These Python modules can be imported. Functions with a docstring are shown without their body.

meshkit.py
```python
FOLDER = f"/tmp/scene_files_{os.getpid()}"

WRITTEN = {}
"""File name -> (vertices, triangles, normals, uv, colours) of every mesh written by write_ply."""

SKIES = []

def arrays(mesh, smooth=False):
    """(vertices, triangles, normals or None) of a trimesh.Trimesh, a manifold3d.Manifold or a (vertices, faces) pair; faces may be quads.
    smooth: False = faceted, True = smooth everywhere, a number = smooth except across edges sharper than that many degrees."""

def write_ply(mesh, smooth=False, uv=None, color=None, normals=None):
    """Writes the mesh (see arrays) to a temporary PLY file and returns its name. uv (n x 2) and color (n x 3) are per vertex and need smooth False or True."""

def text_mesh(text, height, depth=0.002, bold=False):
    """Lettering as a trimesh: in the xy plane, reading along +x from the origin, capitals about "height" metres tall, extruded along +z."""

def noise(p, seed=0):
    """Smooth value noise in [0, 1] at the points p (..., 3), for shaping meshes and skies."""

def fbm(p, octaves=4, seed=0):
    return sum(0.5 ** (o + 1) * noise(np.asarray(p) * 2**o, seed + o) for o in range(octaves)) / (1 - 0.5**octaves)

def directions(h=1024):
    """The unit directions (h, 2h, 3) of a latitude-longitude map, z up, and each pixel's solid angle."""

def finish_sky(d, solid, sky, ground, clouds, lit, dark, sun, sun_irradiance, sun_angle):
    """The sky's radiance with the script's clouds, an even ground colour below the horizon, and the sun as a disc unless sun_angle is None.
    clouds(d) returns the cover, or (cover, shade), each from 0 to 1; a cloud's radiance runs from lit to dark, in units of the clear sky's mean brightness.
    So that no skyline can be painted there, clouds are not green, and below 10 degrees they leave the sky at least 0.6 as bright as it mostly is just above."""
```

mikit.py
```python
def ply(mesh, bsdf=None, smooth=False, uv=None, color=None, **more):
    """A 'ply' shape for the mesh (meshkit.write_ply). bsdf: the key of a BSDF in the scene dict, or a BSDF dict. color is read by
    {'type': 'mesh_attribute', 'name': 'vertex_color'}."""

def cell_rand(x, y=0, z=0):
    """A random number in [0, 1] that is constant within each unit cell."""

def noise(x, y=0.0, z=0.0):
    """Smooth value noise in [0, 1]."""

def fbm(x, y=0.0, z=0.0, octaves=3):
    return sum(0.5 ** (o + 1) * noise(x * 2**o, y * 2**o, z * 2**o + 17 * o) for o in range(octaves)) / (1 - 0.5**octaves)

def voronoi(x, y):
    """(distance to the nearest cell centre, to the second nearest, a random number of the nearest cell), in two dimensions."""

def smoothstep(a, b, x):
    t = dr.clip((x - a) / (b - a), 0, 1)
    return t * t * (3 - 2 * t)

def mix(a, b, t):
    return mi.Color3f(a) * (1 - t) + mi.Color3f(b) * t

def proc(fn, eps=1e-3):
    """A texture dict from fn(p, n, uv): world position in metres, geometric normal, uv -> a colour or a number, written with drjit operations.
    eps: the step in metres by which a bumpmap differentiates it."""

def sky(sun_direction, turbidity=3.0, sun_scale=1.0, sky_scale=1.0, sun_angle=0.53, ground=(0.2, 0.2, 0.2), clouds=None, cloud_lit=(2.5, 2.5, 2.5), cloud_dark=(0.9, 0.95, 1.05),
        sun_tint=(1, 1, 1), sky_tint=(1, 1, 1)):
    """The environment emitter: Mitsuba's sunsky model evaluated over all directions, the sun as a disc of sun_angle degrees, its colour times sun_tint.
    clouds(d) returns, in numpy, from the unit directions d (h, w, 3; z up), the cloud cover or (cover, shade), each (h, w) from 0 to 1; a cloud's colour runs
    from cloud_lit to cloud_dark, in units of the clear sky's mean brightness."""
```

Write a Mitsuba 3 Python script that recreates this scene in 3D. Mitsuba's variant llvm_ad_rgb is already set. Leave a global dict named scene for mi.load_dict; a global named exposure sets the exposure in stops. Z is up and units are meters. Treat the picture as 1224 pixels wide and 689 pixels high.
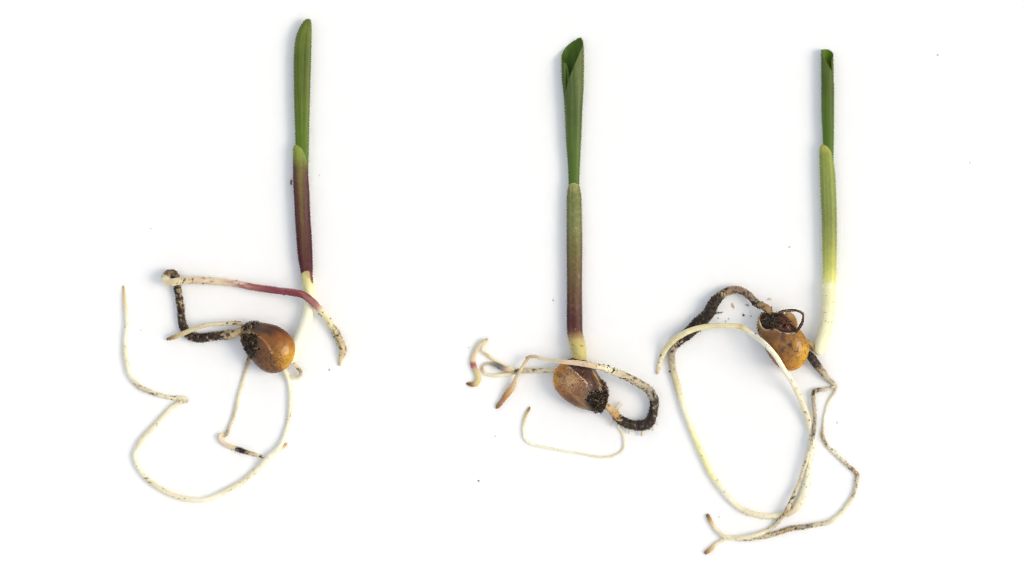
import math
import numpy as np
import trimesh
from scipy.stats import norm
from scipy.interpolate import PchipInterpolator
import drjit as dr
import mitsuba as mi
import mikit, meshkit

T = mi.ScalarTransform4f
# ------------------------------------------------------------------ camera, light, exposure
S = 0.00015                      # metres to one unit of the layout below (a kernel is about 9 mm long)
W, H = 1224.0, 689.0
CAM_H = 1.5
scene, labels = {}, {}
scene['camera'] = {
    'type': 'thinlens', 'aperture_radius': 0.036, 'focus_distance': CAM_H - 0.006, 'fov_axis': 'x', 'fov': math.degrees(2 * math.atan(W * S / 2 / CAM_H)),
    'near_clip': 0.05, 'far_clip': 20.0,
    'to_world': T().look_at(origin=[0, 0, CAM_H], target=[0, 0, 0], up=[0, 1, 0]),
}
# soft overcast daylight, brightest towards the right of the picture
scene['daylight'] = mikit.sky((0.80, -0.06, 0.62), turbidity=3, sun_scale=0.3, sun_angle=32,
                              clouds=lambda d: 1.0, cloud_lit=(1.56, 1.65, 1.78), cloud_dark=(0.9, 0.95, 1.05),
                              sun_tint=(0.91, 1.0, 1.15))
exposure = 2.52

# ------------------------------------------------------------------ materials
VC = {'type': 'mesh_attribute', 'name': 'vertex_color'}


def plant(rough, spec, **more):
    return {'type': 'twosided', 'bsdf': {'type': 'principled', 'base_color': VC, 'roughness': rough, 'specular': spec, **more}}


scene['mat_leaf'] = plant(0.40, 0.16)
scene['mat_sheath'] = plant(0.46, 0.18)
scene['mat_root'] = plant(0.55, 0.28)
scene['mat_kernel'] = plant(0.29, 0.42)
scene['mat_soil'] = plant(0.95, 0.08)


def paper_tint(p, n, uv):
    f = mikit.fbm(p.x * 900, p.y * 900, 0, octaves=3)
    g = mikit.fbm(p.x * 22 + 5, p.y * 22, 3, octaves=2)
    v = 0.855 + 0.014 * (f - 0.5) + 0.02 * (g - 0.5)
    return mi.Color3f(v, v, v * 0.998)


scene['mat_paper'] = {'type': 'twosided', 'bsdf': {'type': 'diffuse', 'reflectance': mikit.proc(paper_tint)}}


# ------------------------------------------------------------------ helpers
def lin(c):
    c = np.clip(np.asarray(c, float), 0, 255) / 255.0
    l = np.where(c <= 0.04045, c / 12.92, ((c + 0.055) / 1.055) ** 2.4)
    y = l @ np.array([0.2126, 0.7152, 0.0722])
    return l * (0.66 + 0.24 * np.clip(np.sqrt(y) / 0.85, 0, 1))[..., None]


def world(v):
    v = np.asarray(v, float)
    return np.column_stack([(v[:, 0] - W / 2) * S, (H / 2 - v[:, 1]) * S, v[:, 2] * S])


def fb(p, scale, seed=0, octaves=3):
    return meshkit.fbm(np.asarray(p, float) / scale + 31.7, octaves, seed)


def key_for(base):
    if base not in scene and not any(k.startswith(base + '__') for k in scene):
        return base
    i = 1
    while f'{base}_{i:03d}' in scene:
        i += 1
    return f'{base}_{i:03d}'


def put(parent, name, v, f, col, mat, label=None, kind=None, smooth=True):
    """ONE entry of the scene: vertices in layout units (y down), sRGB colours per vertex."""
    key = key_for(f'{parent}__{name}' if parent else name)
    w = world(v)
    f = np.asarray(f, int)
    f = f[:, ::-1]                                   # the y flip turned the faces over
    scene[key] = mikit.ply((w, f), mat, smooth=smooth, color=lin(col))
    d = {}
    if label:
        d['label'] = label
    if kind:
        d['kind'] = kind
    if d:
        labels[key] = d
    return key


def orient(v, f):
    m = trimesh.Trimesh(v, f, process=False)
    return f if m.volume > 0 else f[:, ::-1]


def catmull(P, per=14):
    """Centripetal Catmull-Rom through the rows of P (x, y, z); returns points and their parameter (the row index)."""
    P = np.asarray(P, float)
    Q = np.vstack([2 * P[0] - P[1], P, 2 * P[-1] - P[-2]])
    out, par = [], []
    for i in range(1, len(Q) - 2):
        p0, p1, p2, p3 = Q[i - 1:i + 3]
        t0 = 0.0
        t1 = t0 + max(np.linalg.norm(p1 - p0), 1e-6) ** 0.5
        t2 = t1 + max(np.linalg.norm(p2 - p1), 1e-6) ** 0.5
        t3 = t2 + max(np.linalg.norm(p3 - p2), 1e-6) ** 0.5
        n = max(4, int(np.linalg.norm(p2 - p1) / 0.9))
        u = np.arange(n) / n
        t = (t1 + (t2 - t1) * u)[:, None]
        a1 = (t1 - t) / (t1 - t0) * p0 + (t - t0) / (t1 - t0) * p1
        a2 = (t2 - t) / (t2 - t1) * p1 + (t - t1) / (t2 - t1) * p2
        a3 = (t3 - t) / (t3 - t2) * p2 + (t - t2) / (t3 - t2) * p3
        b1 = (t2 - t) / (t2 - t0) * a1 + (t - t0) / (t2 - t0) * a2
        b2 = (t3 - t) / (t3 - t1) * a2 + (t - t1) / (t3 - t1) * a3
        out.append((t2 - t) / (t2 - t1) * b1 + (t - t1) / (t2 - t1) * b2)
        par.append(i - 1 + u)
    out.append(P[-1:])
    par.append(np.array([len(P) - 1.0]))
    return np.vstack(out), np.concatenate(par)


CREAM, PALE, TAN, BROWN = (232, 222, 190), (241, 235, 210), (196, 172, 130), (126, 88, 50)
IVORY, GREYISH, DARK, RED, OCHRE = (232, 220, 190), (178, 165, 142), (58, 46, 36), (146, 62, 74), (198, 150, 92)
DULL = (212, 199, 168)


def soil_colour(n, rng):
    pal = np.array([(32, 25, 21), (46, 36, 28), (70, 55, 42), (24, 19, 17), (104, 85, 62), (150, 126, 96)], float)
    return pal[rng.choice(len(pal), n, p=[0.26, 0.24, 0.19, 0.13, 0.12, 0.06])] * rng.uniform(0.8, 1.15, (n, 1))


ICO = [trimesh.creation.icosphere(subdivisions=k) for k in (0, 1, 2)]


def crumbs(P, R, rng):
    """Irregular grains of the sizes R at the points P: vertices, faces, colours."""
    V, F, C, at = [], [], [], 0
    cols = soil_colour(len(P), rng)
    for p, r, c in zip(P, R, cols):
        ico = ICO[1 if r > 0.75 else 0]
        v = ico.vertices * rng.uniform(0.55, 1.25, 3) * (1 + rng.uniform(-0.28, 0.28, (len(ico.vertices), 1)))
        q, _ = np.linalg.qr(rng.normal(size=(3, 3)))
        V.append(v @ q * r + p)
        F.append(ico.faces if np.linalg.det(q) > 0 else ico.faces[:, ::-1])
        F[-1] = F[-1] + at
        C.append(np.repeat(c[None], len(v), 0) * rng.uniform(0.85, 1.15, (len(v), 1)))
        at += len(v)
    return np.vstack(V), np.vstack(F), np.vstack(C)


def tube_root(parent, name, pts, seed, label=None, mat='mat_root', flat=0.92, wob=0.085, speck=0.08, soil=0.0, soil_edge=0.0,
              rough=0.12, seg=18, soil_label=None, bristle=0, soil_size=(0.35, 1.0), mottle=14, colfn=None, spot_scale=1.5, wander=1.1):
    """A root or stalk as one tube. pts: (x, y, width, lift, colour, dirt); the lift is the gap below the tube, the dirt runs from 0 to 1."""
    rng = np.random.default_rng(seed)
    x, y, w, lift, dirt = (np.array([p[k] for p in pts], float) for k in (0, 1, 2, 3, 5))
    col = np.array([p[4] for p in pts], float)
    P, t = catmull(np.column_stack([x, y, lift + w * flat / 2]))
    i = np.arange(len(pts))
    width, dirt_t = PchipInterpolator(i, w)(t), np.clip(PchipInterpolator(i, dirt)(t), 0, 1)
    colour = PchipInterpolator(i, col, axis=0)(t)
    i2 = np.column_stack([np.arange(len(P)), np.zeros(len(P)), np.zeros(len(P))])
    for k in (0, 1):
        P[:, k] += wander * (fb(i2, 12, seed + 31 + k) - 0.5)
    d = np.concatenate([[0], np.cumsum(np.linalg.norm(np.diff(P, axis=0), axis=1))])
    # rounded ends
    r = width / 2 * (1 + wob * 2.6 * (fb(np.column_stack([d, d * 0, d * 0]), 7, seed) - 0.5))
    for e in (d, d[-1] - d):
        k = np.clip(e / np.maximum(width * 0.5, 0.8), 0, 1)
        r = r * np.sqrt(np.maximum(1 - (1 - k) ** 2, 0.0015))
    tan = np.gradient(P, axis=0)
    tan /= np.linalg.norm(tan, axis=1, keepdims=True) + 1e-9
    side = np.column_stack([-tan[:, 1], tan[:, 0], np.zeros(len(P))])
    side /= np.linalg.norm(side, axis=1, keepdims=True) + 1e-9
    for _ in range(3):                                # calm the frames at kinks
        side[1:-1] = side[:-2] + side[1:-1] + side[2:]
        side /= np.linalg.norm(side, axis=1, keepdims=True) + 1e-9
    up = np.cross(tan, side)
    up *= np.sign(up[:, 2:3] + 1e-9)
    a = np.linspace(0, 2 * np.pi, seg, endpoint=False)
    ca, sa = np.cos(a), np.sin(a)
    ring = np.repeat(P[:, None], seg, 1)
    nrm = side[:, None] * ca[None, :, None] + up[:, None] * sa[None, :, None]
    q = ring + nrm * r[:, None, None]
    bump = (fb(q.reshape(-1, 3), 2.2, seed + 3).reshape(len(P), seg) - 0.5) * rough * 2 * (0.4 + dirt_t[:, None] * 2.6)
    bump = bump * np.minimum(r, 3.0)[:, None]
    off = side[:, None] * (ca * 1.0)[None, :, None] + up[:, None] * (sa * flat)[None, :, None]
    q = ring + off * (r[:, None] + bump)[:, :, None]
    q[..., 2] = np.maximum(q[..., 2], 0.15)
    v = q.reshape(-1, 3)
    n, s = len(P), seg
    ii, jj = np.meshgrid(np.arange(n - 1), np.arange(s), indexing='ij')
    A, B = (ii * s + jj).ravel(), (ii * s + (jj + 1) % s).ravel()
    f = np.vstack([np.column_stack([A, B, B + s]), np.column_stack([A, B + s, A + s])])
    c0, c1 = len(v), len(v) + 1
    v = np.vstack([v, P[:1], P[-1:]])
    j = np.arange(s)
    f = np.vstack([f, np.column_stack([np.full(s, c0), (j + 1) % s, j]), np.column_stack([np.full(s, c1), (n - 1) * s + j, (n - 1) * s + (j + 1) % s])])
    f = orient(v, f)
    # colour: the stops along the tube, mottled, lengthwise streaks, stains where dirty
    C = np.repeat(colour[:, None], s, 1).reshape(-1, 3)
    vv = v[:-2]
    C = C + mottle * 2 * (fb(vv, 5.0, seed + 5) - 0.5)[:, None] * np.array([1, 1, 1.1])
    lengthwise = np.column_stack([np.repeat(d, s) / 14, np.tile(np.cos(a), n) * 1.9, np.tile(np.sin(a), n) * 1.9])
    C = C + mottle * 1.4 * (meshkit.fbm(lengthwise + 7, 2, seed + 6) - 0.5)[:, None]
    if colfn is not None:
        C = colfn(vv, np.repeat(d / d[-1], s), np.tile(a, n), C)
    dd = np.repeat(dirt_t, s)
    nz = fb(vv, spot_scale * 1.6, seed + 8, 3)
    thr = 0.5 + 0.125 * norm.ppf(1 - np.clip(dd ** 1.5, 0.001, 0.995))          # so that the dirt is the share covered
    stain = np.clip((nz - thr) / 0.07 + 0.5, 0, 1) * np.clip(dd * 12, 0, 1)
    tiny = np.clip((fb(vv, spot_scale * 0.8, seed + 9, 2) - (0.82 - 0.05 * min(1, speck * 4))) / 0.05, 0, 1) * (speck > 0)
    stain = np.maximum(stain, tiny * 0.8)[:, None]
    grit = fb(vv, 1.15, seed + 11, 2)[:, None]
    dirtcol = np.array([40, 31, 25.0]) + np.array([110, 90, 66.0]) * np.clip((grit - 0.55) / 0.35, 0, 1) + 20 * (grit - 0.5)
    thin = np.clip(1 - dd / 0.6, 0, 1)[:, None]                         # a thin film is browner than caked soil
    dirtcol = dirtcol * (1 - 0.75 * thin) + (np.array([112, 90, 62.0]) + 40 * (grit - 0.5)) * 0.75 * thin
    C = C * (1 - stain) + dirtcol * stain
    C = np.vstack([C, C[:1], C[-1:]])
    key = put(parent, name, v, f, C, mat, label)
    if soil > 0:
        wgt = dirt_t ** 1.3 * np.gradient(d)
        # clumps: the density comes and goes along the tube
        wgt = wgt * np.clip((fb(np.column_stack([d, d * 0 + 3, d * 0]), 5, seed + 21) - 0.25) * 2.2, 0.08, 1.5)
        m = int(soil * np.sum(dirt_t * np.gradient(d)))
        if m > 8:
            at = rng.choice(n, m, p=wgt / wgt.sum())
            ang = rng.uniform(0, 2 * np.pi, m)
            e = rng.random(m) < soil_edge
            ang[e] = np.where(rng.random(e.sum()) < 0.5, rng.normal(-0.1, 0.35, e.sum()), rng.normal(np.pi + 0.1, 0.35, e.sum()))
            nn = side[at] * np.cos(ang)[:, None] + up[at] * np.sin(ang)[:, None]
            size = soil_size[0] + (soil_size[1] - soil_size[0]) * rng.beta(1.2, 2.6, m)
            pos = P[at] + nn * (r[at] * rng.uniform(0.9, 1.06, m) + size * 0.25)[:, None]
            pos[:, 2] = np.maximum(pos[:, 2], size * 0.6)
            V, F, CC = crumbs(pos, size, rng)
            if bristle:
                at = rng.choice(n, bristle, p=wgt / wgt.sum())
                for k in at:
                    ang = rng.choice([0.0, np.pi]) + rng.normal(0.3, 0.4)
                    dirn = side[k] * math.cos(ang) + up[k] * math.sin(ang) + 0.5 * rng.normal(size=3)
                    dirn /= np.linalg.norm(dirn)
                    L, rr = rng.uniform(1.2, 3.8), rng.uniform(0.12, 0.26)
                    b0 = P[k] + dirn * r[k] * 0.9
                    sdv = np.cross(dirn, [0.3, 0.2, 0.9])
                    sdv /= np.linalg.norm(sdv)
                    u2 = np.cross(dirn, sdv)
                    base = [b0 + rr * (sdv * math.cos(g) + u2 * math.sin(g)) for g in (0, 2.1, 4.2)]
                    tip = b0 + dirn * L
                    o = len(V)
                    V = np.vstack([V, base, [tip]])
                    F = np.vstack([F, [[o, o + 1, o + 3], [o + 1, o + 2, o + 3], [o + 2, o, o + 3]]])
                    CC = np.vstack([CC, np.repeat([[70, 56, 42.0]], 4, 0)])
            V[:, 2] = np.maximum(V[:, 2], 0.1)
            put(key, 'soil_crust', V, F, CC, 'mat_soil', soil_label, 'stuff', smooth=False)
    return key


def rolled(parent, name, edges, top, y_bottom, psi, seed, colfn, mat, label=None, flat=0.62, lift=1.0, thick=0.75, spiral=None, rows=150, cols=84,
           wob=0.010, ragged=0.8):
    """A rolled leaf or sheath as a sheet with thickness. edges: (y, left, right) of its silhouette; psi = (first, last) in degrees, 0 right, 90 towards the
    viewer; top: (psi, y) where the sheet is cut; spiral: (psi, factor) of the radius."""
    E = np.array(sorted(edges), float)
    cx, hw = PchipInterpolator(E[:, 0], (E[:, 1] + E[:, 2]) / 2), PchipInterpolator(E[:, 0], (E[:, 2] - E[:, 1]) / 2)
    Tp = np.array(sorted(top), float)
    ty = PchipInterpolator(Tp[:, 0], Tp[:, 1])
    sp = PchipInterpolator(*np.array(sorted(spiral), float).T) if spiral else (lambda a: np.ones_like(a))
    ps = np.linspace(psi[0], psi[1], cols)
    u = np.linspace(0, 1, rows)
    u = 0.35 * u + 0.65 * (1 - (1 - u) ** 1.6)          # finer towards the top
    PS, U = np.meshgrid(ps, u)
    cut = ty(PS) + ragged * (meshkit.fbm(np.stack([PS / 22 + 9, PS * 0, PS * 0], -1), 3, seed + 4) - 0.5)
    Y = y_bottom + (cut - y_bottom) * U
    Yc = np.clip(Y, E[0, 0], E[-1, 0])
    fac = sp(PS)
    rad = hw(Yc) * fac
    A = np.radians(PS)
    rad = rad * (1 + wob * 2 * (fb(np.stack([Y, np.cos(A) * 9, np.sin(A) * 9], -1), 14, seed) - 0.5))
    hwm = np.maximum(hw(Yc), 0.05)
    zc = 9.0

    def surf(rr, dy=0.0):
        return np.stack([cx(Yc) + rr * np.cos(A), Y + dy, zc + rr * flat * np.sin(A) * np.where(hwm < 4, 1.0, 1.0)], -1)

    outer, inner = surf(rad), surf(np.maximum(rad - thick, rad * 0.35))
    n, s = rows, cols
    v = np.vstack([outer.reshape(-1, 3), inner.reshape(-1, 3)])
    ii, jj = np.meshgrid(np.arange(n - 1), np.arange(s - 1), indexing='ij')
    a = (ii * s + jj).ravel()
    quad = np.vstack([np.column_stack([a, a + 1, a + s + 1]), np.column_stack([a, a + s + 1, a + s])])
    N = n * s
    f = [quad, quad[:, ::-1] + N]
    top_i, bot_i = (n - 1) * s + np.arange(s - 1), np.arange(s - 1)
    lft, rgt = np.arange(n - 1) * s, np.arange(n - 1) * s + s - 1
    for e0, e1, fl in ((top_i, top_i + 1, 1), (bot_i, bot_i + 1, 0), (lft, lft + s, 1), (rgt, rgt + s, 0)):
        q = np.vstack([np.column_stack([e0, e1, e1 + N]), np.column_stack([e0, e1 + N, e0 + N])])
        f.append(q if fl else q[:, ::-1])
    f = np.vstack(f)
    f = orient(v, f)
    v[:, 2] = np.maximum(v[:, 2], 0.15)
    dist_top = Y - cut
    C = np.vstack([colfn(outer.reshape(-1, 3), PS.ravel(), dist_top.ravel(), False), colfn(inner.reshape(-1, 3), PS.ravel(), dist_top.ravel(), True)])
    return put(parent, name, v, f, C, mat, label, smooth=35 if False else True)


def grad(y, stops):
    st = np.array([[a, *c] for a, c in stops], float)
    return np.column_stack([np.interp(y, st[:, 0], st[:, k]) for k in (1, 2, 3)])


def veins(p, psi, seed, amount, freq=0.11, along=40.0):
    q = np.column_stack([psi * freq, p[:, 1] / along, psi * 0])
    return amount * 2 * (meshkit.fbm(q + 50, 3, seed) - 0.5)


def blob(u, v, b):
    """Weight of a soft elliptic patch (u, v, ru, rv, tilt)."""
    cu, cv, ru, rv = b[:4]
    tl = math.radians(b[4]) if len(b) > 4 else 0.0
    du, dv = u - cu, v - cv
    a, c = du * math.cos(tl) + dv * math.sin(tl), -du * math.sin(tl) + dv * math.cos(tl)
    return np.exp(-((a / ru) ** 2 + (c / rv) ** 2))


def line_dist(u, v, pts):
    d = np.full(u.shape, 1e9)
    for (a, b), (c, e) in zip(pts[:-1], pts[1:]):
        t = np.clip(((u - a) * (c - a) + (v - b) * (e - b)) / ((c - a) ** 2 + (e - b) ** 2), 0, 1)
        d = np.minimum(d, np.hypot(u - a - t * (c - a), v - b - t * (e - b)))
    return d


class Kernel:
    """A kernel from its outline (in a local frame of origin o and scale k), domed above and below."""

    def __init__(self, o, k, outline, thick, dents, seed, z0=0.0, expo=(2.3, 0.56)):
        self.o, self.k, self.dents, self.seed, self.expo = o, k, dents, seed, expo
        p = np.array(outline, float)
        self.c = p.mean(0)
        q = np.vstack([p, p[:1]])
        fine = np.vstack([q[i] + (q[i + 1] - q[i]) * np.linspace(0, 1, 40, endpoint=False)[:, None] for i in range(len(p))])
        th, rr = np.arctan2(fine[:, 1] - self.c[1], fine[:, 0] - self.c[0]), np.hypot(*(fine - self.c).T)
        g = np.linspace(-np.pi, np.pi, 360, endpoint=False)
        rg = np.interp(g, np.sort(th), rr[np.argsort(th)], period=2 * np.pi)
        ker = np.exp(-0.5 * (np.arange(-12, 13) / 4.5) ** 2)
        ker /= ker.sum()
        rg = np.convolve(np.concatenate([rg[-12:], rg, rg[:12]]), ker, 'valid')
        self.g, self.rg, self.t, self.zc = g, rg, thick, z0 + thick * 0.85
        self.outline = p

    def radius(self, th):
        return np.interp(th, self.g, self.rg, period=2 * np.pi)

    def dome(self, rho):
        return np.maximum(1 - np.clip(rho, 0, 1) ** self.expo[0], 0) ** self.expo[1]

    def height(self, u, v):
        th = np.arctan2(v - self.c[1], u - self.c[0])
        rho = np.hypot(u - self.c[0], v - self.c[1]) / self.radius(th)
        z = self.zc + self.t * self.dome(rho)
        edge = np.clip(self.dome(rho) * 1.6, 0, 1)
        return z + edge * self.dent(u, v)

    def dent(self, u, v):
        h = np.zeros_like(u)
        for fn in self.dents:
            h = h + fn(u, v)
        p = np.column_stack([u, v, u * 0])
        return h + 0.9 * (fb(p, 90, self.seed) - 0.5) + 0.9 * (fb(p, 30, self.seed + 1) - 0.5) + 0.3 * (fb(p, 9, self.seed + 2) - 0.5)

    def build(self, parent, colfn, label):
        th = np.linspace(-np.pi, np.pi, 300, endpoint=False)
        rho = np.sin(np.linspace(0, np.pi / 2, 90))[1:]
        R = self.radius(th)
        U = self.c[0] + rho[:, None] * (R * np.cos(th))[None]
        V = self.c[1] + rho[:, None] * (R * np.sin(th))[None]
        zt = self.height(U.ravel(), V.ravel())
        zb = self.zc - self.t * 0.85 * self.dome(np.repeat(rho, len(th)))
        uv = np.column_stack([U.ravel(), V.ravel()])
        n, s = len(rho), len(th)
        xy = uv / self.k + self.o
        v = np.vstack([np.column_stack([xy, zt]), np.column_stack([xy, zb]),
                       [[*(self.c / self.k + self.o), self.height(self.c[:1], self.c[1:])[0]], [*(self.c / self.k + self.o), self.zc - self.t * 0.85]]])
        ii, jj = np.meshgrid(np.arange(n - 1), np.arange(s), indexing='ij')
        a, b = (ii * s + jj).ravel(), (ii * s + (jj + 1) % s).ravel()
        q = np.vstack([np.column_stack([a, b, b + s]), np.column_stack([a, b + s, a + s])])
        j = np.arange(s)
        N = n * s
        capt = np.column_stack([np.full(s, 2 * N), j, (j + 1) % s])
        rim0, rim1 = (n - 1) * s + j, (n - 1) * s + (j + 1) % s
        rim = np.vstack([np.column_stack([rim0, rim1, rim1 + N]), np.column_stack([rim0, rim1 + N, rim0 + N])])
        f = np.vstack([q[:, ::-1], capt[:, ::-1], q + N, np.column_stack([np.full(s, 2 * N + 1), N + j, N + (j + 1) % s]), rim[:, ::-1]])
        # make every face point outwards: the top is up, the bottom is down
        tri = v[f]
        nz = np.cross(tri[:, 1] - tri[:, 0], tri[:, 2] - tri[:, 0])
        out = tri.mean(1) - np.array([*(self.c / self.k + self.o), self.zc])
        flip = (nz * out).sum(1) < 0
        f[flip] = f[flip][:, ::-1]
        C = colfn(uv[:, 0], uv[:, 1])
        Cc = colfn(self.c[:1], self.c[1:])
        C = np.vstack([C, C * 0.98, Cc, Cc])
        self.key = put(parent, 'kernel', v, f, C, 'mat_kernel', label)
        return self.key

    def soil(self, patches, n, seed, label, size=(0.3, 1.05), spread=0.5):
        """Grains on the kernel's top within polygons of its local frame, thinning out past their edges."""
        from shapely.geometry import Polygon, Point
        rng = np.random.default_rng(seed)
        pos, rad = [], []
        polys = [Polygon(p) for p in patches]
        area = sum(p.area for p in polys)
        for poly in polys:
            x0, y0, x1, y1 = poly.bounds
            m, k = int(n * poly.area / area), 0
            while k < m:
                u, v = rng.uniform(x0 - 20, x1 + 20), rng.uniform(y0 - 20, y1 + 20)
                dist = poly.distance(Point(u, v))
                if dist > 0 and rng.random() > math.exp(-dist / (4 * spread)):
                    continue
                k += 1
                r = size[0] + (size[1] - size[0]) * rng.beta(1.2, 2.4)
                z = self.height(np.array([u]), np.array([v]))[0]
                th = math.atan2(v - self.c[1], u - self.c[0])
                if math.hypot(u - self.c[0], v - self.c[1]) > 1.03 * self.radius(th):
                    continue
                if math.hypot(u - self.c[0], v - self.c[1]) > 0.985 * self.radius(th):
                    z -= rng.uniform(0, 6)
                pos.append([*(np.array([u, v]) / self.k + self.o), z + r * rng.uniform(0.0, 0.7)])
                rad.append(r)
        V, F, C = crumbs(np.array(pos), np.array(rad), rng)
        put(self.key, 'soil_crust', V, F, C, 'mat_soil', label, 'stuff', smooth=False)


def paint(u, v, base, layers, seed, fine=10):
    """A kernel's own skin colours: a base, soft patches (blob, colour, strength), mottled."""
    p = np.column_stack([u, v, u * 0])
    C = np.repeat(np.array([base], float), len(u), 0)
    w1, w2 = (fb(p, 45, seed) - 0.5) * 50, (fb(p + 500, 45, seed + 1) - 0.5) * 50
    for b, col, k in layers:
        m = np.clip(blob(u + w1, v + w2, b) * k, 0, 1)[:, None]
        C = C * (1 - m) + np.array(col, float) * m
    C = C * (1 + 0.34 * (fb(p, 26, seed + 2) - 0.5))[:, None]
    return C + fine * 2 * (fb(p, 7, seed + 3) - 0.5)[:, None]


def speckle(C, u, v, b, col, seed, cut=0.60, size=8, k=0.8):
    p = np.column_stack([u, v, u * 0])
    m = np.clip((fb(p, size, seed, 2) - cut) / 0.06, 0, 1) * np.clip(blob(u, v, b) * 2, 0, 1) * k
    return C * (1 - m[:, None]) + np.array(col, float) * m[:, None]


def tag(key, label, cat=None, group=None, kind=None):
    d = {'label': label}
    if cat:
        d['category'] = cat
    if group:
        d['group'] = group
    if kind:
        d['kind'] = kind
    labels[key] = d


# ------------------------------------------------------------------ the setting: a sheet of white paper
g = 7000.0
scene['ground'] = mikit.ply((world([[W / 2 - g, H / 2 + g, 0], [W / 2 + g, H / 2 + g, 0], [W / 2 + g, H / 2 - g, 0], [W / 2 - g, H / 2 - g, 0]]),
                             np.array([[0, 1, 2], [0, 2, 3]])), 'mat_paper')
tag('ground', 'plain white paper surface under the three seedlings', kind='structure')
GROUP = 'sprouted corn seedlings laid out on the white paper'

# ================================================================== SEEDLING 1
A = 'corn_seedling'
tag(A, 'leftmost corn seedling, with a closed blunt green leaf, purple sheath and reddish root', 'seedling', GROUP)


def leaf_colour(seed, light, dark, inner, seam=None):
    def fn(p, psi, dt, inside):
        if inside:
            C = np.repeat(np.array([inner], float), len(p), 0)
            return C + veins(p, psi, seed, 16)[:, None]
        t = fb(p, 30, seed)[:, None]
        C = np.array(light, float) * t + np.array(dark, float) * (1 - t)
        C = C + veins(p, psi, seed + 1, 22, 0.16, 70)[:, None] * np.array([1.0, 1.0, 0.6])
        C = C + 12 * (fb(p, 2.5, seed + 2) - 0.5)[:, None]
        e = np.clip(1 - dt / 1.2, 0, 1)[:, None] * 0.4           # a thin dry margin along the cut edge
        C = C * (1 - e) + np.array([112, 98, 60.0]) * e
        if seam is not None:
            m = np.exp(-((psi - seam) / 3.5) ** 2)[:, None] * 0.45
            C = C * (1 - m) + np.array([40, 66, 30.0]) * m
        return C
    return fn


def green_y(fn, y0, y1, col, k):
    def g2(p, psi, dt, inside):
        C = fn(p, psi, dt, inside)
        m = (np.clip((p[:, 1] - y0) / (y1 - y0), 0, 1) * k)[:, None]
        return C * (1 - m) + np.array(col, float) * m
    return g2


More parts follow.
